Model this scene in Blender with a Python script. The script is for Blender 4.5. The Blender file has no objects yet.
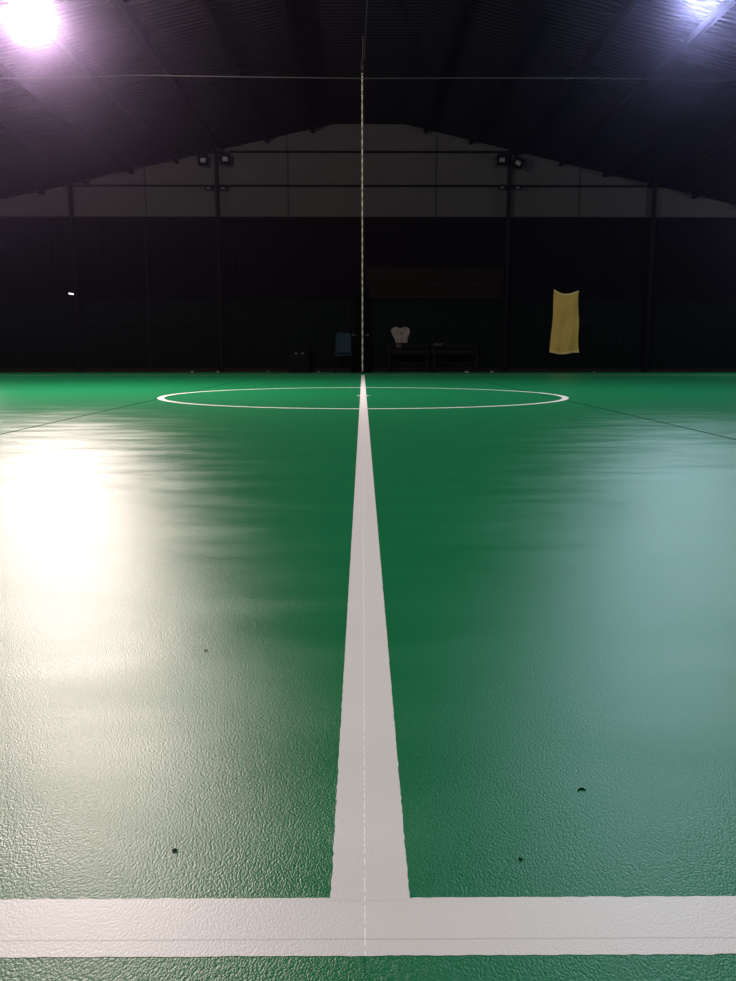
import bpy, bmesh, math, random
from mathutils import Vector, Matrix, noise

random.seed(7)
C = bpy.context.scene.collection
sc = bpy.context.scene

# ------------------------------------------------------------------ camera
F = 820.0
PITCH = math.radians(9.5)
YAW = -0.0065
CAM = Vector((-0.009, 0.0, 0.54))
cd = bpy.data.cameras.new('camera')
cam = bpy.data.objects.new('camera', cd); C.objects.link(cam)
cam.location = CAM
cam.rotation_euler = (math.pi/2 - PITCH, 0, YAW)
cd.sensor_fit = 'VERTICAL'; cd.sensor_height = 24.0; cd.lens = 24.0*F/981.0
cd.clip_start = 0.05; cd.clip_end = 200
sc.camera = cam
ROT = cam.rotation_euler.to_matrix()

def ray(px, py):
    return ROT @ Vector(((px-368.0)/F, (490.5-py)/F, -1.0))
def at(px, py, Y):                       # survey: where a sight line meets the plane at depth Y
    d = ray(px, py); return CAM + d*((Y-CAM.y)/d.y)
def gnd(px, py, z=0.0):                  # survey: where a sight line meets the floor
    d = ray(px, py); return CAM + d*((z-CAM.z)/d.z)

# ------------------------------------------------------------------ materials
def mat(name, col, rough=0.6, spec=0.5, metal=0.0, nscale=0, namp=0.0, bump=0.0, emit=None, estr=0.0):
    m = bpy.data.materials.new(name); m.use_nodes = True
    nt = m.node_tree; b = nt.nodes['Principled BSDF']
    b.inputs['Base Color'].default_value = (*col, 1)
    b.inputs['Roughness'].default_value = rough
    b.inputs['Specular IOR Level'].default_value = spec
    b.inputs['Metallic'].default_value = metal
    if emit:
        b.inputs['Emission Color'].default_value = (*emit, 1)
        b.inputs['Emission Strength'].default_value = estr
    if nscale:
        tc = nt.nodes.new('ShaderNodeTexCoord')
        n = nt.nodes.new('ShaderNodeTexNoise'); n.inputs['Scale'].default_value = nscale
        n.inputs['Detail'].default_value = 4
        nt.links.new(tc.outputs['Object'], n.inputs['Vector'])
        mx = nt.nodes.new('ShaderNodeMix'); mx.data_type = 'RGBA'
        mx.inputs[6].default_value = (*[c*(1-namp) for c in col], 1)
        mx.inputs[7].default_value = (*[min(1, c*(1+namp)) for c in col], 1)
        nt.links.new(n.outputs['Fac'], mx.inputs[0]); nt.links.new(mx.outputs[2], b.inputs['Base Color'])
        if bump:
            bp = nt.nodes.new('ShaderNodeBump'); bp.inputs['Strength'].default_value = bump
            bp.inputs['Distance'].default_value = 0.01
            nt.links.new(n.outputs['Fac'], bp.inputs['Height']); nt.links.new(bp.outputs['Normal'], b.inputs['Normal'])
    return m

SHEEN = 1.4; SHEEN_K = 0.12; SHEEN_0 = 0.068; SHEEN_MIX = 0.12
SEAMX = gnd(364.9, 900).x
def vinyl(name, col, rough=0.42, seam_dark=True, variation=0.12, cross_seam=None, seams=(-2.46, SEAMX, 2.36), painted_glint=False, grain=0.25):
    """Leather-grained sports vinyl laid in strips; the welds between strips run away from the camera."""
    m = bpy.data.materials.new(name); m.use_nodes = True
    nt = m.node_tree; N = nt.nodes; L = nt.links; b = N['Principled BSDF']
    geo = N.new('ShaderNodeNewGeometry')
    def math_(op, a, c=None, clamp=False):
        n = N.new('ShaderNodeMath'); n.operation = op; n.use_clamp = clamp
        for i, v in enumerate((a, c)):
            if v is None: continue
            if hasattr(v, 'links'): L.new(v, n.inputs[i])
            else: n.inputs[i].default_value = v
        return n.outputs[0]
    sep = N.new('ShaderNodeSeparateXYZ'); L.new(geo.outputs['Position'], sep.inputs[0])
    # grain
    warp = N.new('ShaderNodeTexNoise'); warp.inputs['Scale'].default_value = 110
    L.new(geo.outputs['Position'], warp.inputs['Vector'])
    wv = N.new('ShaderNodeVectorMath'); wv.operation = 'MULTIPLY_ADD'
    L.new(warp.outputs['Color'], wv.inputs[0]); wv.inputs[1].default_value = (0.005, 0.005, 0); L.new(geo.outputs['Position'], wv.inputs[2])
    mp = N.new('ShaderNodeMapping'); mp.inputs['Rotation'].default_value = (0, 0, 0.6); mp.inputs['Scale'].default_value = (1.0, 0.6, 1)
    L.new(wv.outputs[0], mp.inputs['Vector'])
    vor = N.new('ShaderNodeTexVoronoi'); vor.feature = 'SMOOTH_F1'; vor.inputs['Scale'].default_value = 480
    vor.voronoi_dimensions = '2D'
    L.new(mp.outputs[0], vor.inputs['Vector'])
    bp = N.new('ShaderNodeBump'); bp.inputs['Strength'].default_value = grain; bp.inputs['Distance'].default_value = 0.0016
    bp.invert = True
    L.new(vor.outputs['Distance'], bp.inputs['Height'])
    # long soft waves of the laid sheet
    mp2 = N.new('ShaderNodeMapping'); mp2.inputs['Scale'].default_value = (0.8, 2.6, 1); L.new(geo.outputs['Position'], mp2.inputs['Vector'])
    un = N.new('ShaderNodeTexNoise'); un.inputs['Scale'].default_value = 1.4; un.inputs['Detail'].default_value = 3
    L.new(mp2.outputs[0], un.inputs['Vector'])
    bp2 = N.new('ShaderNodeBump'); bp2.inputs['Strength'].default_value = 0.5; bp2.inputs['Distance'].default_value = 0.0007
    L.new(un.outputs['Fac'], bp2.inputs['Height']); L.new(bp.outputs['Normal'], bp2.inputs['Normal'])
    L.new(bp2.outputs['Normal'], b.inputs['Normal'])
    # wear: roughness and colour drift
    un2 = N.new('ShaderNodeTexNoise'); un2.inputs['Scale'].default_value = 2.1; un2.inputs['Detail'].default_value = 6
    L.new(mp2.outputs[0], un2.inputs['Vector'])
    mr = N.new('ShaderNodeMapRange'); mr.inputs['From Min'].default_value = .3; mr.inputs['From Max'].default_value = .7
    mr.inputs['To Min'].default_value = rough-0.032; mr.inputs['To Max'].default_value = rough+0.032
    L.new(un2.outputs['Fac'], mr.inputs['Value'])
    mx = N.new('ShaderNodeMix'); mx.data_type = 'RGBA'
    mx.inputs[6].default_value = (*[c*(1-variation) for c in col], 1); mx.inputs[7].default_value = (*[c*(1+variation) for c in col], 1)
    L.new(un2.outputs['Fac'], mx.inputs[0])
    # welds
    tot = None
    for x in seams:
        dx = math_('ABSOLUTE', math_('SUBTRACT', sep.outputs[0], x))
        w = 0.0011 if abs(x) < 1 else 0.012
        k = math_('MULTIPLY', math_('LESS_THAN', dx, w), .35 if abs(x) < 1 else 1.0)
        tot = k if tot is None else math_('MAXIMUM', tot, k)
    if cross_seam is not None:
        wob = N.new('ShaderNodeTexNoise'); wob.noise_dimensions = '1D'; wob.inputs['Scale'].default_value = 9
        L.new(sep.outputs[0], wob.inputs['W'])
        yy = math_('ADD', sep.outputs[1], math_('MULTIPLY', wob.outputs['Fac'], 0.002))
        k = math_('LESS_THAN', math_('ABSOLUTE', math_('SUBTRACT', yy, cross_seam+0.001)), 0.0009)
        k = math_('MULTIPLY', k, 0.3)
        tot = math_('MAXIMUM', tot, k) if not painted_glint else k
    sm = N.new('ShaderNodeMix'); sm.data_type = 'RGBA'
    L.new(math_('MULTIPLY', tot, 0.9), sm.inputs[0]); L.new(mx.outputs[2], sm.inputs[6])
    sm.inputs[7].default_value = (*[c*0.25 for c in col], 1)
    L.new(sm.outputs[2], b.inputs['Base Color'])
    rg = mr.outputs[0]
    if painted_glint:      # weld bead down the white line, its broken glint painted white
        dx = math_('ABSOLUTE', math_('SUBTRACT', sep.outputs[0], seams[1]))
        gk = math_('MULTIPLY', math_('LESS_THAN', dx, 0.00045), 0.75)
        gn = N.new('ShaderNodeTexNoise'); gn.noise_dimensions = '1D'; gn.inputs['Scale'].default_value = 90; gn.inputs['Detail'].default_value = 3
        L.new(sep.outputs[1], gn.inputs['W'])
        gk = math_('MULTIPLY', gk, math_('GREATER_THAN', gn.outputs['Fac'], 0.47))
        cm = N.new('ShaderNodeMix'); cm.data_type = 'RGBA'
        L.new(gk, cm.inputs[0]); L.new(sm.outputs[2], cm.inputs[6]); cm.inputs[7].default_value = (1, 1, 1, 1)
        L.new(cm.outputs[2], b.inputs['Base Color'])
    else:
        pass
    L.new(rg, b.inputs['Roughness'])
    # satin sheen with a short tail over the flat vinyl colour
    b.inputs['Specular IOR Level'].default_value = 0.0
    b.inputs['Roughness'].default_value = 1.0
    for l in list(b.inputs['Roughness'].links): L.remove(l)
    gl = N.new('ShaderNodeBsdfGlossy'); gl.distribution = 'BECKMANN'; gl.inputs['Color'].default_value = (1, 1, 1, 1)
    L.new(rg, gl.inputs['Roughness']); L.new(bp2.outputs['Normal'], gl.inputs['Normal'])
    fr = N.new('ShaderNodeFresnel'); fr.inputs['IOR'].default_value = SHEEN; L.new(bp2.outputs['Normal'], fr.inputs['Normal'])
    ms = N.new('ShaderNodeMixShader'); L.new(math_('MULTIPLY', math_('ADD', math_('MULTIPLY', fr.outputs[0], SHEEN_K), SHEEN_0), math_('SUBTRACT', 1.0, math_('MULTIPLY', tot, .95))), ms.inputs[0])
    g2 = N.new('ShaderNodeBsdfGlossy'); g2.distribution = 'GGX'; g2.inputs['Roughness'].default_value = 0.52
    L.new(bp2.outputs['Normal'], g2.inputs['Normal'])
    gm = N.new('ShaderNodeMixShader'); gm.inputs[0].default_value = SHEEN_MIX
    L.new(gl.outputs[0], gm.inputs[1]); L.new(g2.outputs[0], gm.inputs[2])
    L.new(b.outputs[0], ms.inputs[1]); L.new(gm.outputs[0], ms.inputs[2])
    L.new(ms.outputs[0], N['Material Output'].inputs['Surface'])
    return m

M = {}
LINE_Y0 = gnd(368, 956).y; LINE_Y1 = gnd(368, 898).y
M['green'] = vinyl('green_vinyl', (0.0025, 0.122, 0.042), rough=.405)
M['white'] = vinyl('white_line_vinyl', (0.60, 0.565, 0.55), rough=0.42, variation=0.03, cross_seam=gnd(368, 939.5).y, painted_glint=True, grain=0.13)
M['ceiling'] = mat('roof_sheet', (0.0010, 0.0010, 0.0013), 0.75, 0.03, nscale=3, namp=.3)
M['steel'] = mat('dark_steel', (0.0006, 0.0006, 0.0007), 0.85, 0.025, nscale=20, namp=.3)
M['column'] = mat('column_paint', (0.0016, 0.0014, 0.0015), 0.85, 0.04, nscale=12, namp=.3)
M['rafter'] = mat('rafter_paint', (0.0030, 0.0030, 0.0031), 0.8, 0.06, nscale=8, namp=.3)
M['gable'] = mat('grey_cladding', (0.0185, 0.0172, 0.0168), 0.9, 0.05, nscale=2.5, namp=.18)
M['upper'] = mat('black_boarding', (0.0010, 0.0007, 0.0009), 0.95, 0.02, nscale=4, namp=.5)
M['lower'] = mat('dark_green_boarding', (0.0010, 0.0021, 0.0015), 0.95, 0.02, nscale=5, namp=.5)
M['side'] = mat('side_wall', (0.004, 0.004, 0.004), 0.9, 0.1, nscale=3, namp=.3)
M['brown'] = mat('brown_timber', (0.0034, 0.0023, 0.0014), 0.9, 0.03, nscale=9, namp=.5)
M['base'] = mat('brown_kerb', (0.0058, 0.0044, 0.0034), 0.9, 0.04, nscale=9, namp=.5)
M['towel'] = mat('yellow_terry', (0.225, 0.160, 0.042), 0.95, 0.03, nscale=14, namp=.22, bump=.6)
M['towel_hem'] = mat('pale_hem', (0.27, 0.215, 0.09), 0.95, 0.03, nscale=60, namp=.15)
M['cord'] = mat('dark_cord', (0.0016, 0.0016, 0.0018), 0.9, 0.03, nscale=50, namp=.3)
M['teal'] = mat('teal_plastic', (0.0012, 0.0088, 0.0115), 0.7, 0.08, nscale=10, namp=.2)
M['black'] = mat('black_frame', (0.0004, 0.0004, 0.0005), 0.8, 0.05, nscale=30, namp=.2)
M['bench'] = mat('dark_bench_wood', (0.0011, 0.0011, 0.0013), 0.8, 0.05, nscale=12, namp=.3)
M['shirt'] = mat('white_cotton', (0.078, 0.066, 0.060), 0.95, 0.04, nscale=12, namp=.12, bump=.4)
M['red'] = mat('red_print', (0.07, 0.03, 0.022), 0.9, 0.04, nscale=30, namp=.2)
M['beige'] = mat('beige_cloth', (0.018, 0.0135, 0.011), 0.95, 0.04, nscale=20, namp=.2)
M['net'] = mat('dark_netting', (0.0003, 0.0004, 0.0004), 0.95, 0.01, nscale=60, namp=.5)
M['knot'] = mat('pale_cord', (0.030, 0.030, 0.028), 0.9, 0.05, nscale=50, namp=.2)
M['glint'] = mat('pale_glint_paint', (0.07, 0.07, 0.072), 0.6, 0.2, nscale=30, namp=.1)
M['lamp_body'] = mat('lamp_housing', (0.03, 0.03, 0.032), 0.4, 0.5, nscale=20, namp=.2)
M['glass_off'] = mat('unlit_glass', (0.035, 0.030, 0.031), 0.5, 0.2, nscale=20, namp=.2)
M['glow_warm'] = mat('lit_glass_warm', (0.9, 0.85, 0.8), 0.3, 0.5, nscale=9, namp=.05, emit=(1.0, 0.93, 0.96), estr=40)
M['glow_cool'] = mat('lit_glass_cool', (0.8, 0.85, 0.95), 0.3, 0.5, nscale=9, namp=.05, emit=(0.7, 0.85, 1.0), estr=25)
M['tube'] = mat('lit_tube', (0.9, 0.9, 0.9), 0.3, 0.5, nscale=9, namp=.05, emit=(1, 0.98, 0.95), estr=1.5)
M['litter'] = mat('pale_paper', (0.22, 0.21, 0.19), 0.9, 0.05, nscale=30, namp=.3)
M['scrap'] = mat('dark_scrap', (0.005, 0.024, 0.015), 0.9, 0.05, nscale=60, namp=.4)
M['wire'] = mat('steel_wire', (0.012, 0.0115, 0.011), 0.8, 0.1, nscale=10, namp=.2)

def rope_mat():
    m = bpy.data.materials.new('twisted_rope'); m.use_nodes = True
    nt = m.node_tree; b = nt.nodes['Principled BSDF']
    tc = nt.nodes.new('ShaderNodeTexCoord'); w = nt.nodes.new('ShaderNodeTexWave')
    mp = nt.nodes.new('ShaderNodeMapping'); mp.inputs['Rotation'].default_value = (0.6, 0, 0.5)
    nt.links.new(tc.outputs['Object'], mp.inputs[0])
    w.bands_direction = 'Z'; w.inputs['Scale'].default_value = 2.2; w.inputs['Distortion'].default_value = 3
    nt.links.new(mp.outputs[0], w.inputs['Vector'])
    r = nt.nodes.new('ShaderNodeValToRGB')
    r.color_ramp.elements[0].color = (0.075, 0.078, 0.052, 1); r.color_ramp.elements[1].color = (0.19, 0.195, 0.145, 1)
    nt.links.new(w.outputs['Fac'], r.inputs[0]); nt.links.new(r.outputs[0], b.inputs['Base Color'])
    b.inputs['Roughness'].default_value = 0.9
    return m
M['rope'] = rope_mat()

# ------------------------------------------------------------------ helpers
def obj(name, bm, m, parent=None, smooth=False, loc=None):
    me = bpy.data.meshes.new(name)
    bmesh.ops.recalc_face_normals(bm, faces=bm.faces)
    bm.to_mesh(me); bm.free()
    me.materials.append(m)
    if smooth:
        for p in me.polygons: p.use_smooth = True
    o = bpy.data.objects.new(name, me); C.objects.link(o)
    if parent: o.parent = parent
    if loc is not None: o.location = loc
    return o
def empty(name, loc, rz=0):
    o = bpy.data.objects.new(name, None); C.objects.link(o); o.location = loc; o.rotation_euler = (0, 0, rz)
    o.empty_display_size = .1
    return o
def tag(o, label, cat, group=None):
    o['label'] = label; o['category'] = cat
    if group: o['group'] = group
    return o
def struct(o): o['kind'] = 'structure'; return o
def children(o): return [c for c in bpy.data.objects if c.parent == o]
def copy_tree(o, parent=None):
    c = o.copy(); C.objects.link(c); c.parent = parent
    for ch in children(o): copy_tree(ch, c)
    return c
def box(bm, c, s, rot=None, bev=0.0):
    g = bmesh.ops.create_cube(bm, size=1.0)
    vs = g['verts']
    bmesh.ops.scale(bm, vec=s, verts=vs)
    if bev:
        es = list({e for v in vs for e in v.link_edges})
        r = bmesh.ops.bevel(bm, geom=es, offset=bev, segments=2, affect='EDGES', profile=.6)
        vs = list({v for f in r['faces'] for v in f.verts} | {v for v in vs if v.is_valid})
    if rot is not None: bmesh.ops.rotate(bm, cent=(0, 0, 0), matrix=rot, verts=vs)
    bmesh.ops.translate(bm, vec=c, verts=vs)
    return vs
def tube(bm, pts, r, seg=8):
    pts = [Vector(p) for p in pts]; rings = []
    for i, p in enumerate(pts):
        d = (pts[min(i+1, len(pts)-1)] - pts[max(i-1, 0)]).normalized()
        a = Vector((0, 0, 1)) if abs(d.z) < .9 else Vector((1, 0, 0))
        u = d.cross(a).normalized(); v = d.cross(u)
        rr = r[i] if isinstance(r, (list, tuple)) else r
        rings.append([bm.verts.new(p + u*(rr*math.cos(2*math.pi*k/seg)) + v*(rr*math.sin(2*math.pi*k/seg))) for k in range(seg)])
    for a, b in zip(rings, rings[1:]):
        for k in range(seg): bm.faces.new((a[k], a[(k+1) % seg], b[(k+1) % seg], b[k]))
    bm.faces.new(rings[0][::-1]); bm.faces.new(rings[-1])
def B(*boxes, **kw):
    bm = bmesh.new()
    for b in boxes: box(bm, *b, **kw)
    return bm
def T(pts, r, seg=8):
    bm = bmesh.new(); tube(bm, pts, r, seg); return bm

# ------------------------------------------------------------------ the hall
WY = 23.9                                   # far gable wall
HX = 12.5                                   # half width of the hall
YN = -4.0                                   # hall goes on behind the camera
AL, AR = at(333, 124, WY), at(405, 124, WY)           # flat top of the gable
EL, ER = at(0, 200, WY), at(736, 205, WY)
ZR = (AL.z + AR.z)/2
SL = (ZR - EL.z)/(AL.x - EL.x); SR = (ZR - ER.z)/(ER.x - AR.x)
def roof_z(x):
    if x < AL.x: return ZR - SL*(AL.x - x)
    if x > AR.x: return ZR - SR*(x - AR.x)
    return ZR
ZB = at(368, 217, WY).z                     # foot of the pale gable
ZM = at(368, 300, WY).z                     # top of the dark green boarding

# floor
bm = bmesh.new()
vs = [bm.verts.new(p) for p in ((-HX, YN, 0), (HX, YN, 0), (HX, WY, 0), (-HX, WY, 0))]
bm.faces.new(vs)
floor = struct(obj('floor', bm, M['green']))

def line_strip(p0, p1, w, z=0.0003, step=0.012, amp=0.0010, maxn=1600):
    """A painted line with the slightly ragged edge that paint takes on grained vinyl."""
    bm = bmesh.new(); p0 = Vector(p0); p1 = Vector(p1); L = (p1-p0).length
    d = (p1-p0)/L; n = Vector((-d.y, d.x, 0)); k = min(maxn, int(L/step)); prev = None
    for i in range(k+1):
        t = i/k; p = p0 + d*(L*t)
        a = amp*(noise.noise((p.x*90, p.y*90, 1.3)) + .8*noise.noise((p.x*260, p.y*260, 7)))
        b = amp*(noise.noise((p.x*90, p.y*90, 5.1)) + .8*noise.noise((p.x*260, p.y*260, 3)))
        cur = (bm.verts.new(p + n*(w/2+a) + Vector((0, 0, z))), bm.verts.new(p - n*(w/2+b) + Vector((0, 0, z))))
        if prev: bm.faces.new((prev[0], prev[1], cur[1], cur[0]))
        prev = cur
    return bm
LW = 0.08
YF = gnd(368, 375).y                        # far touchline
w = LINE_Y1 - LINE_Y0
tl = obj('touchline', line_strip((-HX+.1, (LINE_Y0+LINE_Y1)/2, 0), (HX-.1, (LINE_Y0+LINE_Y1)/2, 0), w, step=.006, maxn=4200), M['white'], floor)
tl['label'] = 'broad white touchline across the bottom of the photo'
xl = (gnd(330.5, 897).x + gnd(409.5, 897).x)/2
wl = gnd(409.5, 897).x - gnd(330.5, 897).x
cl = obj('centre_line', line_strip((xl, LINE_Y1-.004, 0), (0, YF, 0), wl, z=.00038, step=.006, maxn=3500), M['white'], floor)
cl['label'] = 'long white centre line running straight away from the touchline'
ft = obj('touchline', line_strip((-HX+.1, YF, 0), (HX-.1, YF, 0), LW, step=.1), M['white'], floor)
ft['label'] = 'far white touchline, a hairline near the wall'
cn, cf = gnd(363, 409.6).y, gnd(363, 387.2).y
CY = (cn+cf)/2; CRo = (cf-cn)/2*.968
CX = 0.0
hw = (gnd(569.5, 398.5).x - gnd(156.5, 398.5).x)/2
bm = bmesh.new(); prev = None; n = 240; first = None
ro, ri = CRo, CRo-LW
for i in range(n):
    a = 2*math.pi*i/n
    cur = [bm.verts.new((CX+math.cos(a)*r, CY+math.sin(a)*r, .0005)) for r in (ro, ri)]
    if prev: bm.faces.new((prev[0], cur[0], cur[1], prev[1]))
    else: first = cur
    prev = cur
bm.faces.new((prev[0], first[0], first[1], prev[1]))
cc = obj('centre_circle', bm, M['white'], floor); cc['label'] = 'thin white centre circle crossed by the centre line'
print('circle', CY, CRo, 'half width px est', hw, 'YF', YF, 'LINE', LINE_Y0, LINE_Y1, 'w', w, wl)
bm = bmesh.new(); bmesh.ops.create_circle(bm, cap_ends=True, radius=.085, segments=32)
for v in bm.verts: v.co += Vector((0, CY, .0008))
sp = obj('centre_spot', bm, M['white'], floor); sp['label'] = 'small white spot in the middle of the centre circle'

# ceiling: ribbed roof sheets, ribs running from ridge to eave
P = 0.15; rows = []
prof = ((0, 0), (.055, 0), (.075, -.03), (.13, -.03))
y = YN
while y < WY:
    for dy, dz in prof:
        if y+dy < WY-.01: rows.append((y+dy, dz))
    y += P
rows.append((WY, 0))
bm = bmesh.new(); prev = None
xs = (-HX, AL.x, AR.x, HX)
for (yy, dz) in rows:
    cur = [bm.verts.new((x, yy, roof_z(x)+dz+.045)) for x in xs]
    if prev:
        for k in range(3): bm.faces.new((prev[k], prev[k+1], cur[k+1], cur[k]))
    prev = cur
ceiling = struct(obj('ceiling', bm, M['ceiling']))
# purlins under the sheets
for side, x0, s in ((-1, AL.x, SL), (1, AR.x, SR)):
    i = 0
    while True:
        x = x0 + side*(0.55 + 1.25*i); i += 1
        if abs(x) > HX-.3: break
        z = roof_z(x) - .06
        bm = bmesh.new()
        box(bm, (x, (YN+WY)/2, z), (.055, WY-YN, .12)); box(bm, (x+side*.03, (YN+WY)/2, z-.055), (.06, WY-YN, .012))
        obj('purlin', bm, M['steel'], ceiling)
def rafter_bm(Y, drop=.13, h=.22):
    bm = bmesh.new()
    for (xa, xb) in ((-HX, AL.x), (AL.x, AR.x), (AR.x, HX)):
        for (o, hh, tw) in ((0, h, .02), (h/2, .016, .12), (-h/2, .016, .12)):
            za, zb = roof_z(xa)-drop-h/2+o, roof_z(xb)-drop-h/2+o
            q = [bm.verts.new((x, Y+dy, z+dz)) for x, z in ((xa, za), (xb, zb)) for dy in (-tw/2, tw/2) for dz in (-hh/2, hh/2)]
            for f in ((0, 1, 3, 2), (4, 6, 7, 5), (0, 4, 5, 1), (2, 3, 7, 6), (0, 2, 6, 4), (1, 5, 7, 3)):
                bm.faces.new([q[i] for i in f])
    return bm
RY = 17.6
for Y in (11.75, 5.9):
    obj('rafter', rafter_bm(Y), M['rafter'], ceiling)

# far wall: three bands
def slab(x0, x1, z0, z1, y0, y1):
    return B((((x0+x1)/2, (y0+y1)/2, (z0+z1)/2), (x1-x0, y1-y0, z1-z0)))
def ribbed(x0, x1, z0, z1, Y, pitch, depth):
    """boarding: vertical ribs, a closed sheet"""
    bm = bmesh.new(); prev = None; x = x0; pts = []
    while x < x1-1e-6:
        for dx, dy in ((0, 0), (pitch*.86, 0), (pitch*.88, depth), (pitch*.98, depth)):
            if x+dx <= x1: pts.append((x+dx, Y+dy))
        x += pitch
    pts.append((x1, Y))
    for (xx, yy) in pts:
        cur = (bm.verts.new((xx, yy, z0)), bm.verts.new((xx, yy, z1)))
        if prev: bm.faces.new((prev[0], cur[0], cur[1], prev[1]))
        prev = cur
    return bm
wall = struct(obj('wall_back', ribbed(-HX, HX, 0, ZM, WY, .2, .015), M['lower']))
wall['label'] = 'dark green boarded lower part of the far wall'
wm = struct(obj('wall_back_middle', ribbed(-HX, HX, ZM, ZB, WY+.05, 1.3, .03), M['upper']))
bm = bmesh.new()
pl = [(-HX, ZB), (HX, ZB), (HX, roof_z(HX)), (AR.x, ZR), (AL.x, ZR), (-HX, roof_z(-HX))]
a = [bm.verts.new((x, WY+.02, z)) for x, z in pl]; b = [bm.verts.new((x, WY+.10, z)) for x, z in pl]
bm.faces.new(a); bm.faces.new(b[::-1])
for i in range(6): bm.faces.new((a[i], a[(i+1) % 6], b[(i+1) % 6], b[i]))
gable = struct(obj('wall_gable', bm, M['gable']))
# girts and sheet joints on the gable
for py, x0, x1 in ((152, 228, 503), (186, 60, 664)):
    l, r = at(x0, py, WY), at(x1, py, WY); z = (l.z+r.z)/2
    obj('girt', slab(l.x, r.x, z-.026, z+.026, WY-.03, WY+.02), M['steel'], gable)
M['joint'] = mat('sheet_joint', (0.010, 0.0095, 0.0095), 0.9, 0.05, nscale=4, namp=.2)
for px in (145, 288, 436, 580):
    x = at(px, 190, WY).x
    obj('sheet_joint', slab(x-.022, x+.022, ZB, roof_z(x)-.01, WY+.006, WY+.02), M['joint'], gable)
struct(obj('trim_1', slab(-HX, HX, ZB-.10, ZB, WY-.04, WY+.05), M['upper']))['label'] = 'dark rail under the grey gable'
rz = at(368, 321, WY).z
M['rail'] = mat('dark_rail', (0.0021, 0.0034, 0.0027), 0.9, 0.03, nscale=6, namp=.3)
struct(obj('trim_2', slab(-HX, HX, rz-.02, rz+.02, WY-.025, WY), M['rail']))
struct(obj('baseboard_back', slab(-HX, HX, 0, .11, WY-.06, WY), M['base']))
struct(obj('wall_left', slab(-HX-.1, -HX, 0, roof_z(-HX)+.06, YN, WY+.1), M['side']))
struct(obj('wall_right', slab(HX, HX+.1, 0, roof_z(HX)+.06, YN, WY+.1), M['side']))
# brown boarded panel beside the rope
pa, pb = at(366, 268, WY), at(503, 299, WY)
bm = bmesh.new(); nb = 5; hz = (pa.z-pb.z)/nb
for i in range(nb):
    box(bm, ((pa.x+pb.x)/2, WY-.0, pb.z+hz*(i+.5)), (pb.x-pa.x, .05, hz*.93))
tag(obj('timber_panel', bm, M['brown']), 'faint brown boarded panel on the dark wall right of the hanging rope', 'panel')

# columns
for px, lab in ((72, 'dark steel column at the left of the grey gable, no lights on it'),
                (218, 'dark steel column between the two floodlights left of the rope'),
                (508, 'dark steel column between the two floodlights right of the rope'),
                (653, 'dark steel column at the right of the grey gable, no lights on it')):
    x = at(px, 200, WY).x; h = roof_z(x)-.02; wd = .045
    bm = bmesh.new()
    box(bm, (x, WY-.12, h/2), (.012, .12, h)); box(bm, (x, WY-.18, h/2), (2*wd, .012, h)); box(bm, (x, WY-.066, h/2), (2*wd, .012, h))
    c = obj('steel_column', bm, M['column']); tag(c, lab, 'column', 'steel columns on the far wall')
    obj('base_plate', B(((x, WY-.125, .008), (.2, .16, .016))), M['column'], c)
x = at(146, 250, WY).x
pz0, pz1 = 0.0, at(146, 221, WY).z
M['pipe'] = mat('grey_pipe', (0.0030, 0.0025, 0.0027), 0.8, 0.05, nscale=20, namp=.3)
bm = T([(x, WY-.03, pz0), (x, WY-.03, pz1)], .022)
tag(obj('pipe', bm, M['pipe']), 'thin grey pipe upright on the dark wall between the two left columns', 'pipe')

# ------------------------------------------------------------------ small lights on the far columns
def floodlight(name, wd, ht, mglass):
    r = empty(name, (0, 0, 0))
    bm = bmesh.new(); vs = box(bm, (0, 0, 0), (wd, .16, ht), bev=.012)
    for v in bm.verts:
        if v.co.y > 0: v.co.x *= .6; v.co.z *= .6
    obj('housing', bm, M['steel'], r)
    obj('lens', B(((0, -.082, -.01), (wd*.5, .012, ht*.36)), bev=.004), mglass, r)
    bm = bmesh.new()
    tube(bm, [(-wd*.5, 0, 0), (-wd*.56, .02, 0), (-wd*.56, .12, ht*.1), (0, .16, ht*.1), (wd*.56, .12, ht*.1), (wd*.56, .02, 0), (wd*.5, 0, 0)], .012, 6)
    obj('bracket', bm, M['steel'], r)
    return r
fl = floodlight('floodlight', .29, .30, M['glass_off'])
spots = ((203.3, 159.5, 0, .05, 'small unlit floodlight left of the column that stands left of the rope'),
         (225.5, 158.5, 0, 0, 'small unlit floodlight right of the column that stands left of the rope'),
         (501.8, 159.5, 0, 0, 'small unlit floodlight left of the column that stands right of the rope'),
         (519.2, 162.5, .5, -.35, 'small tilted floodlight right of the column that stands right of the rope'))
LY = WY-.36
for i, (px, py, ry, rzz, lab) in enumerate(spots):
    o = fl if i == 0 else copy_tree(fl)
    o.location = at(px, py, LY); o.rotation_euler = (math.radians(14), ry, rzz)
    tag(o, lab, 'floodlight', 'unlit floodlights under the roof of the far wall')
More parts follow.
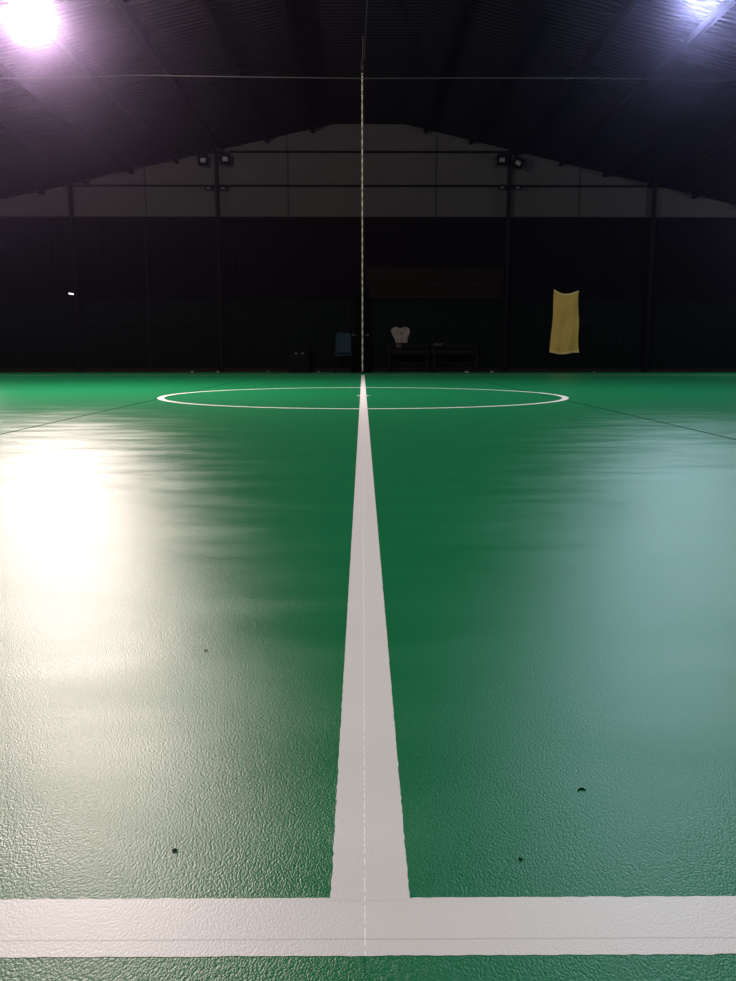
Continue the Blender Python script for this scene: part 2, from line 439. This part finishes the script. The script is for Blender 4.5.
# arms that carry the floodlights
fs = floodlight('spotlight', .20, .12, M['glass_off'])
sm = ((209, 187.2, 'tiny unlit spotlight low on the left column, on its left side'),
      (223.5, 187.2, 'tiny unlit spotlight low on the left column, on its right side'),
      (502, 186.6, 'tiny unlit spotlight low on the right column, on its left side'),
      (517.5, 186.6, 'tiny unlit spotlight low on the right column, on its right side'))
for i, (px, py, lab) in enumerate(sm):
    o = fs if i == 0 else copy_tree(fs)
    o.location = at(px, py, WY-.22); o.rotation_euler = (math.radians(20), 0, 0)
    tag(o, lab, 'spotlight', 'tiny spotlights at the lower girt')
for px, lab in ((214.3, 'dark bracket arm carrying the floodlight pair left of the rope'), (510.5, 'dark bracket arm carrying the floodlight pair right of the rope')):
    p = at(px, 159.5, WY-.19)
    bm = bmesh.new(); box(bm, (p.x, WY-.195, p.z+.20), (.62, .02, .03)); box(bm, (p.x-.27, WY-.195, p.z+.15), (.03, .02, .10)); box(bm, (p.x+.27, WY-.195, p.z+.15), (.03, .02, .10))
    tag(obj('bracket_arm', bm, M['steel']), lab, 'bracket')

# lit tube on the dark left wall
p = at(72, 294, WY-.1)
wl_ = empty('wall_lamp', (p.x, WY-.06, p.z)); tag(wl_, 'small lit white lamp glowing alone on the dark wall at left', 'lamp')
R = Matrix.Rotation(math.radians(10), 3, 'Y')
obj('bracket', B(((0, .03, .07), (.10, .06, .14)), bev=.01), M['pipe'], wl_)
bm = bmesh.new(); tube(bm, [R @ Vector((-.088, -.04, 0)), R @ Vector((.088, -.04, 0))], .022, 10); obj('tube', bm, M['tube'], wl_, smooth=True)
obj('reflector', B(((0, -.02, .038), (.18, .09, .014)), rot=R), M['steel'], wl_)

# ------------------------------------------------------------------ pendant floods that light the court
def court_lamp(loc, glow, label, name='court_lamp'):
    r = empty(name, loc)
    h = roof_z(loc.x)-.1 - loc.z
    bm = bmesh.new(); n = 28; prof_ = ((.30, 0), (.33, .01), (.31, .09), (.22, .20), (.12, .27), (.10, .40), (.07, .43))
    prev = None
    for rad, z in prof_:
        cur = [bm.verts.new((rad*math.cos(2*math.pi*k/n), rad*math.sin(2*math.pi*k/n), z)) for k in range(n)]
        if prev:
            for k in range(n): bm.faces.new((prev[k], prev[(k+1) % n], cur[(k+1) % n], cur[k]))
        prev = cur
    bm.faces.new(prev)
    obj('shade', bm, M['lamp_body'], r, smooth=True)
    bm = bmesh.new(); prev = None
    for rad, z in ((.30, .004), (.27, -.05), (.19, -.10), (.09, -.125), (.02, -.13)):
        cur = [bm.verts.new((rad*math.cos(2*math.pi*k/n), rad*math.sin(2*math.pi*k/n), z)) for k in range(n)]
        if prev:
            for k in range(n): bm.faces.new((prev[k], prev[(k+1) % n], cur[(k+1) % n], cur[k]))
        prev = cur
    bm.faces.new(prev)
    obj('glowing_lens', bm, glow, r, smooth=True)
    if h > .45: obj('drop_rod', T([(0, 0, .42), (0, 0, h)], .012), M['steel'], r)
    return tag(r, label, 'lamp', 'round lamps hanging over the court')
LD = 11.75
pl_, pr_ = at(28, -4, LD), at(706, -27, LD)
court_lamp(pl_, M['glow_warm'], 'blazing white court lamp at the top left under the roof')
court_lamp(pr_, M['glow_cool'], 'cool bluish court lamp at the top right corner under the roof')
def light(name, loc, power, col, r=.3, spot=None):
    l = bpy.data.lights.new(name, 'SPOT' if spot else 'POINT'); l.energy = power; l.color = col; l.shadow_soft_size = r
    if spot: l.spot_size = spot; l.spot_blend = .6
    o = bpy.data.objects.new(name, l); C.objects.link(o); o.location = loc
    return o
light('court_lamp_left', pl_ - Vector((0, 0, .27)), 3700, (1.0, .81, .76), r=.13)
light('court_lamp_right', pr_ - Vector((0, 0, .36)), 930, (.62, .82, 1.0), r=.22)
# the next pair of lamps of the same rows, over and behind the camera; two unseen corner lamps added to brighten the far floor
for x, y, p, c in ((-4.6, 1.0, 700, (1, .95, .9)), (4.6, 1.0, 700, (.9, .97, 1)),
                   (-9.6, 19.0, 350, (1, .95, .9)), (11.0, 19.5, 500, (.9, .97, 1))):
    o = light('unseen_lamp', (x, y, 4.4 if abs(x) < 8 else 4.1), p, c, r=.3)

# ------------------------------------------------------------------ rope, pulley, cable, wire
xr, zt = at(362.2, 73, RY).x, at(362.2, 73, RY).z
zb = at(362.2, 371.5, RY).z
bm = bmesh.new()
for ph in (0, math.pi):
    pts = []; n = 420
    for i in range(n+1):
        z = zb + (zt-zb)*i/n; a = i*.75 + ph
        pts.append((.007*math.cos(a), .007*math.sin(a), z))
    tube(bm, pts, .0105, 5)
rp = obj('rope', bm, M['rope'], loc=(xr, RY, 0)); tag(rp, 'pale twisted rope hanging from the roof ridge down to the end of the centre line', 'rope')
pe = empty('pulley', (xr, RY, zt)); tag(pe, 'small pulley block under the roof ridge at the top of the hanging rope', 'pulley')
M['pulley'] = mat('rusty_metal', (0.016, 0.012, 0.011), 0.8, 0.1, nscale=20, namp=.4)
rt = roof_z(0)+.01
obj('hook', T([(0, 0, .20), (.01, 0, .27), (.02, 0, max(.3, rt-zt))], .012), M['pulley'], pe)
bm = bmesh.new(); box(bm, (-.022, 0, .11), (.010, .07, .18), bev=.003); box(bm, (.022, 0, .11), (.010, .07, .18), bev=.003)
obj('cheek', bm, M['pulley'], pe)
bm = bmesh.new(); bmesh.ops.create_cone(bm, cap_ends=True, segments=20, radius1=.05, radius2=.05, depth=.03, matrix=Matrix.Translation((0, 0, .10)) @ Matrix.Rotation(math.pi/2, 4, 'Y'))
obj('wheel', bm, M['pulley'], pe)
c0 = Vector((xr+.045, RY-.05, zt+.24)); c1 = at(367.2, 0, 15.4); c2 = c0 + (c1-c0)*5.0; c2.z = c1.z
M['cable'] = mat('grey_cable', (0.010, 0.010, 0.012), 0.8, 0.1, nscale=20, namp=.3)
tag(obj('cable', T([c0, c1, c2], .010, 6), M['cable']), 'thin grey cable running along the roof ridge from the pulley', 'cable')
wd = 14.0
wp = [at(px, py, wd) for px, py in ((0, 78.5), (70, 77.6), (134, 75.2), (250, 77), (362, 78.5), (480, 78), (590, 78.2), (736, 80.5))]
e0, e1 = wp[0].copy(), wp[-1].copy()
e0 += (wp[0]-wp[1])*2.2; e1 += (wp[-1]-wp[-2])*.9
tag(obj('wire', T([e0]+wp+[e1], .0075, 6), M['wire']), 'thin straight wire stretched across the hall below the roof', 'wire')

# ------------------------------------------------------------------ yellow towel
TY = WY-.10
tl_, tr_ = at(554, 289, TY), at(578.5, 290.5, TY)
cor = {'tl': tl_, 'tr': tr_, 'bl': at(549.2, 352.2, TY), 'br': at(578.8, 352.8, TY)}
def towel_pt(u, v, off=0.0):
    top = cor['tl'].lerp(cor['tr'], u); bot = cor['bl'].lerp(cor['br'], u)
    top = top - Vector((0, 0, .115*math.sin(math.pi*u**.85)))
    bot = bot - Vector((0, 0, .055*math.sin(math.pi*min(1, u*1.25)) if u < .8 else 0))
    p = top.lerp(bot, v)
    if u < .5: p.x += (.5-u)*.14*(math.sin(v*math.pi*.9)**1)*1.0*(v*(1-v)*1.6)
    else: p.x += (u-.5)*(-.028*math.sin(v*math.pi*3.2))
    p.y += .03*math.sin(u*13+v*3)*(.3+.7*v) + .02*math.sin(v*11+u*4) - .04*math.sin(math.pi*u)*(1-v) + off
    return p
def sheet(fn, nu, nv, th=.012):
    bm = bmesh.new()
    g = [[bm.verts.new(fn(i/nu, j/nv)) for j in range(nv+1)] for i in range(nu+1)]
    for i in range(nu):
        for j in range(nv): bm.faces.new((g[i][j], g[i+1][j], g[i+1][j+1], g[i][j+1]))
    bm.normal_update()
    bmesh.ops.solidify(bm, geom=bm.faces[:], thickness=th)
    return bm
tw = obj('towel', sheet(lambda u, v: towel_pt(u, v), 22, 44), M['towel'], smooth=True)
tag(tw, 'long yellow towel hanging by its corners against the dark far wall', 'towel')
obj('hem', sheet(lambda u, v: towel_pt(u, v*.035, -.018), 22, 3, .010), M['towel_hem'], tw, smooth=True)
obj('hem', sheet(lambda u, v: towel_pt(u, .965+v*.035, -.018), 22, 3, .010), M['towel_hem'], tw, smooth=True)
for q in (tl_, tr_):
    obj('cord', T([(q.x, TY, q.z-.02), (q.x, TY+.05, at(368, 250, WY).z)], .012, 6), M['cord'], tw)

# ------------------------------------------------------------------ seating along the far wall
def px2m(n, Y): return n*Y*.988/F
# teal chair
CHY = WY-.62
cp = at(343.3, 371, CHY); 
ch = empty('chair', (cp.x, CHY, 0)); tag(ch, 'teal chair with a tall back standing against the far wall left of the rope', 'chair')
zs = at(343, 355, CHY).z; ztp = at(343, 332.3, CHY).z; wch = px2m(14.5, CHY)
def backrest_fn(u, v):
    x = (u-.5)*wch*(1-.05*v*0); z = zs+.05 + (ztp-zs-.05)*v
    cr = min(1, 4.5*(1-abs(2*u-1))) ; z -= (1-cr)**2*.06*(v > .9)
    return Vector((x, .20+.10*v - .03*(1-(2*u-1)**2)*-1, z))
obj('backrest', sheet(backrest_fn, 12, 16, .025), M['teal'], ch, smooth=True)
obj('seat', B(((0, 0, zs), (wch*1.16, .46, .045)), bev=.015), M['teal'], ch)
for s in (-1, 1): obj('back_post', T([(s*(wch/2+.008), .19, zs-.02), (s*(wch/2+.008), .31, ztp-.05)], .013, 8), M['teal'], ch)
for sx in (-1, 1):
    for sy in (-1, 1):
        obj('leg', T([(sx*wch*.50, sy*.19, zs-.01), (sx*wch*.56, sy*.23, 0)], .014, 8), M['black'], ch)
o = obj('label_patch', B(((wch*.34, .285, ztp-.045), (.06, .012, .03))), M['knot'], ch); o['label'] = 'small pale patch'
# benches
def make_bench(wb, zseat, zback):
    r = empty('bench', (0, 0, 0))
    bm = bmesh.new()
    for k in range(3): box(bm, (0, -.15+k*.14, zseat), (wb, .12, .03), bev=.006)
    obj('seat', bm, M['bench'], r)
    bm = bmesh.new()
    for k in range(2): box(bm, (0, .235, zback-.05-.15*k), (wb, .025, .10), bev=.006)
    obj('backrest', bm, M['bench'], r)
    for s in (-1, 1):
        bm = bmesh.new(); x = s*(wb/2-.05)
        tube(bm, [(x, -.18, 0), (x, -.18, zseat-.015)], .022, 8)
        obj('leg', bm, M['pipe'], r)
        bm = bmesh.new(); tube(bm, [(x, .20, 0), (x, .20, zseat), (x, .255, zback-.02)], .022, 8)
        obj('leg', bm, M['pipe'], r)
        obj('side_rail', T([(x, -.18, .16), (x, .20, .16)], .014, 6), M['pipe'], r)
    obj('stretcher', T([(-wb/2+.05, -.18, .28), (wb/2-.05, -.18, .28)], .014, 6), M['pipe'], r)
    return r
BY = WY-.42
b1, b2 = (at(387, 370, BY).x, at(429, 370, BY).x), (at(432, 370, BY).x, at(478, 370, BY).x)
zse = at(400, 353.5, BY).z; zbk = at(400, 344, BY).z
bn = make_bench(b1[1]-b1[0], zse, zbk); bn.location = ((b1[0]+b1[1])/2, BY, 0)
tag(bn, 'dark bench under the white shirt, right of the rope', 'bench', 'dark benches along the far wall')
bn2 = copy_tree(bn); bn2.location = ((b2[0]+b2[1])/2, BY, 0); bn2.scale = ((b2[1]-b2[0])/(b1[1]-b1[0]), 1, 1)
tag(bn2, 'dark bench with the small beige cloth on it, farther from the rope', 'bench', 'dark benches along the far wall')
# shirt hanging on the wall over the first bench
SY = WY-.055
def shirt_bm():
    rows = ((327.0, 394.6, 406.8), (328.0, 392.4, 408.6), (330.2, 391.0, 410.0), (332.6, 391.3, 409.8), (334.8, 392.4, 409.0), (337, 393.6, 408.2), (339.6, 395.0, 407.5), (341.5, 395.5, 407.3), (342.9, 395.7, 407.2))
    def fn(u, v):
        t = v*(len(rows)-1); k = min(int(t), len(rows)-2); f = t-k
        y, l, r = [a+(b-a)*f for a, b in zip(rows[k], rows[k+1])]
        y += 1.7*math.exp(-((u-.5)/.16)**2)*(1-v)**6          # neck
        p = at(l+(r-l)*u, y, SY)
        p.y += -.012 + .014*math.sin(u*17+v*4) + .008*math.sin(v*13+u*5)
        return p
    return sheet(fn, 24, 24, .014)
sh = obj('shirt', shirt_bm(), M['shirt'], smooth=True); tag(sh, 'white shirt hanging on the dark wall above the first bench', 'shirt')
p = at(401, 333.5, SY-.045)
bm = bmesh.new(); bmesh.ops.create_uvsphere(bm, u_segments=12, v_segments=8, radius=.03)
for v in bm.verts: v.co = Vector((v.co.x, v.co.y*.2, v.co.z*1.2)) + p
obj('print', bm, M['red'], sh)
p = at(401, 327.6, SY)
obj('hanger', T([(p.x-.12, SY+.02, p.z-.03), (p.x, SY+.02, p.z+.02), (p.x, SY+.03, p.z+.10), (p.x+.02, WY-.002, p.z+.11)], .008, 6), M['black'], sh)
# cloths over the bench backs
def drape(name, cx, w_, ztop, hang, m, label, ybar):
    def fn(u, v):
        s = (v-.5)*2; a = max(-1, min(1, s*3))
        yy = ybar + .030*math.sin(a*math.pi/2); dz = .022*math.cos(a*math.pi/2)
        zz = ztop+dz - (max(0, abs(s)-.33))*hang*1.5
        return Vector((cx+(u-.5)*w_*(1+.06*math.sin(v*9)), yy+.004*math.sin(u*15), zz+.006*math.sin(u*8)))
    o = obj(name, sheet(fn, 10, 24, .008), m, smooth=True); return tag(o, label, 'cloth')
yb = BY+.235
drape('cloth', at(399, 345, BY).x, px2m(5.5, BY), zbk, .11, M['beige'], 'small pale cloth over the back of the bench below the shirt', yb)
drape('cloth', at(439, 342, BY).x, px2m(9.0, BY), zbk, .05, M['beige'], 'small beige cloth over the back of the second bench', yb)
# gathered divider net by the wall
NY = WY-.36
nx = at(361, 340, NY).x
nt_top = at(361, 283, NY).z
bm = bmesh.new(); n = 28; prev = None; zz = [0.0, .25, .6, .95, at(0, 335, NY).z, 1.3, 1.65, 2.0, nt_top-.1, nt_top]
rr = [.24, .22, .20, .17, .12, .15, .17, .15, .09, .03]
for z, r_ in zip(zz, rr):
    cur = [bm.verts.new((nx + r_*(1+.22*math.sin(k*7*2*math.pi/n+z*1.3))*math.cos(2*math.pi*k/n), NY + .75*r_*(1+.22*math.sin(k*7*2*math.pi/n+z*1.3))*math.sin(2*math.pi*k/n), z)) for k in range(n)]
    if prev:
        for k in range(n): bm.faces.new((prev[k], prev[(k+1) % n], cur[(k+1) % n], cur[k]))
    else: bm.faces.new(cur[::-1])
    prev = cur
bm.faces.new(prev)
ntb = obj('divider_net', bm, M['net'], smooth=True); tag(ntb, 'dark divider net gathered into a bundle behind the lower rope', 'net')
za = at(0, 335, NY).z
def ring(rx, ry, z): return [(nx+rx*math.cos(t*math.pi/10), NY+ry*math.sin(t*math.pi/10), z) for t in range(21)]
obj('tie', T(ring(.15, .12, za), .014, 6), M['cord'], ntb)
for px in (353.2, 368):
    q = at(px, 335.2, NY-.12)
    bm = bmesh.new(); bmesh.ops.create_icosphere(bm, subdivisions=2, radius=.032)
    for v in bm.verts: v.co = v.co*(1+.2*noise.noise(v.co*40)) + q
    tube(bm, [q, (nx+(q.x-nx)*.5, NY-.11, za)], .008, 6)
    k = obj('knot', bm, M['knot'], ntb, smooth=True); k['label'] = 'pale end knot of the tie'
obj('hanging_cord', T([(nx, NY, nt_top-.02), (nx, WY-.02, nt_top+.35)], .012, 6), M['cord'], ntb)
# dark kit box; two made-up catches, coloured pale to imitate glints
KY = WY-.40
ka, kb = at(289, 350, KY), at(309, 350, KY)
kb_h = at(299, 349.5, KY).z
bx = empty('kit_box', ((ka.x+kb.x)/2, KY, 0)); tag(bx, 'dark box with two small glints standing by the far wall left of the teal chair', 'box')
wk = kb.x-ka.x
obj('body', B(((0, 0, kb_h*.42), (wk, .34, kb_h*.84)), bev=.015), M['black'], bx)
obj('lid', B(((0, 0, kb_h*.93), (wk+.02, .36, kb_h*.14)), bev=.012), M['black'], bx)
for px in (296, 302.5):
    q = at(px, 353.4, KY-.185)
    c = obj('catch', B(((q.x-bx.location.x, -.185, q.z), (.058, .02, .034)), bev=.006), M['glint'], bx); c['label'] = 'small made-up catch painted pale as a glint'

# ------------------------------------------------------------------ litter on the floor
def scrap(loc, s, m, name, label, cat, grp=None, seed=0, flat=.25):
    rnd = random.Random(seed); bm = bmesh.new()
    n = 9; top = []
    for k in range(n):
        a = 2*math.pi*k/n; r_ = s*(.6+.6*rnd.random()); top.append(bm.verts.new((r_*math.cos(a)*1.3, r_*math.sin(a), s*flat*rnd.random())))
    c = bm.verts.new((0, 0, s*flat*1.6))
    for k in range(n): bm.faces.new((top[k], top[(k+1) % n], c))
    bmesh.ops.solidify(bm, geom=bm.faces[:], thickness=s*.12)
    o = obj(name, bm, m, loc=loc + Vector((0, 0, s*.15+.0005)), smooth=False); o.rotation_euler.z = rnd.random()*6
    return tag(o, label, cat, grp)
lit = ((268, 'pale paper scrap at the far floor edge left of the dark box'),
       (319, 'pale paper scrap at the far floor edge just left of the teal chair'),
       (467, 'pale paper scrap at the far floor edge below the second bench'),
       (492, 'pale paper scrap at the far floor edge right of the second bench'),
       (192, 'pale paper scrap at the far floor edge above the left end of the circle'),
       (218, 'pale paper scrap at the far floor edge under the left column with floodlights'),
       (594, 'pale paper scrap at the far floor edge right of the yellow towel'))
for i, (px, lab) in enumerate(lit):
    p = gnd(px, 373.4)
    scrap(p, .045, M['litter'], 'paper_scrap', lab, 'litter', 'paper scraps along the far floor edge', i, .9)
for i, (px, py, s, lab) in enumerate(((206, 651, .004, 'dark speck on the floor left of the centre line, halfway down'),
                                      (175, 851, .0034, 'dark smear speck on the near floor left of the centre line'),
                                      (521, 860, .0024, 'tiny dark speck on the near floor right of the centre line'))):
    p = gnd(px, py); scrap(p, s, M['scrap'], 'floor_speck', lab, 'speck', None, 20+i, .06)
a = [gnd(x, y) + Vector((0, 0, .0010)) for x, y in ((577.5, 791.5), (579, 789.8), (581.5, 789.2), (584, 789.8), (586, 791.2))]
tag(obj('leaf_scrap', T(a, [.0005, .0010, .0013, .0010, .0005], 6), M['scrap'], smooth=True), 'small curved dark scrap on the near floor at right', 'scrap')

# ------------------------------------------------------------------ haze added to imitate lens glow round the lamps
w = bpy.data.worlds.new('glow_haze'); sc.world = w; w.use_nodes = True
nt = w.node_tree
nt.nodes['Background'].inputs[0].default_value = (0.02, 0.02, 0.03, 1); nt.nodes['Background'].inputs[1].default_value = 0.05
GLOW_HAZE = 0.0012
if GLOW_HAZE:
    vs_ = nt.nodes.new('ShaderNodeVolumeScatter'); vs_.inputs['Color'].default_value = (.72, .57, 1.0, 1)
    vs_.inputs['Density'].default_value = GLOW_HAZE; vs_.inputs['Anisotropy'].default_value = 0.958
    nt.links.new(vs_.outputs[0], nt.nodes['World Output'].inputs['Volume'])

sc.view_settings.view_transform = 'Standard'
sc.view_settings.look = 'None'
sc.view_settings.exposure = 0.0
sc.cycles.use_denoising = True
sc.cycles.max_bounces = 6
sc.cycles.sample_clamp_indirect = 2.0
sc.cycles.volume_bounces = 0
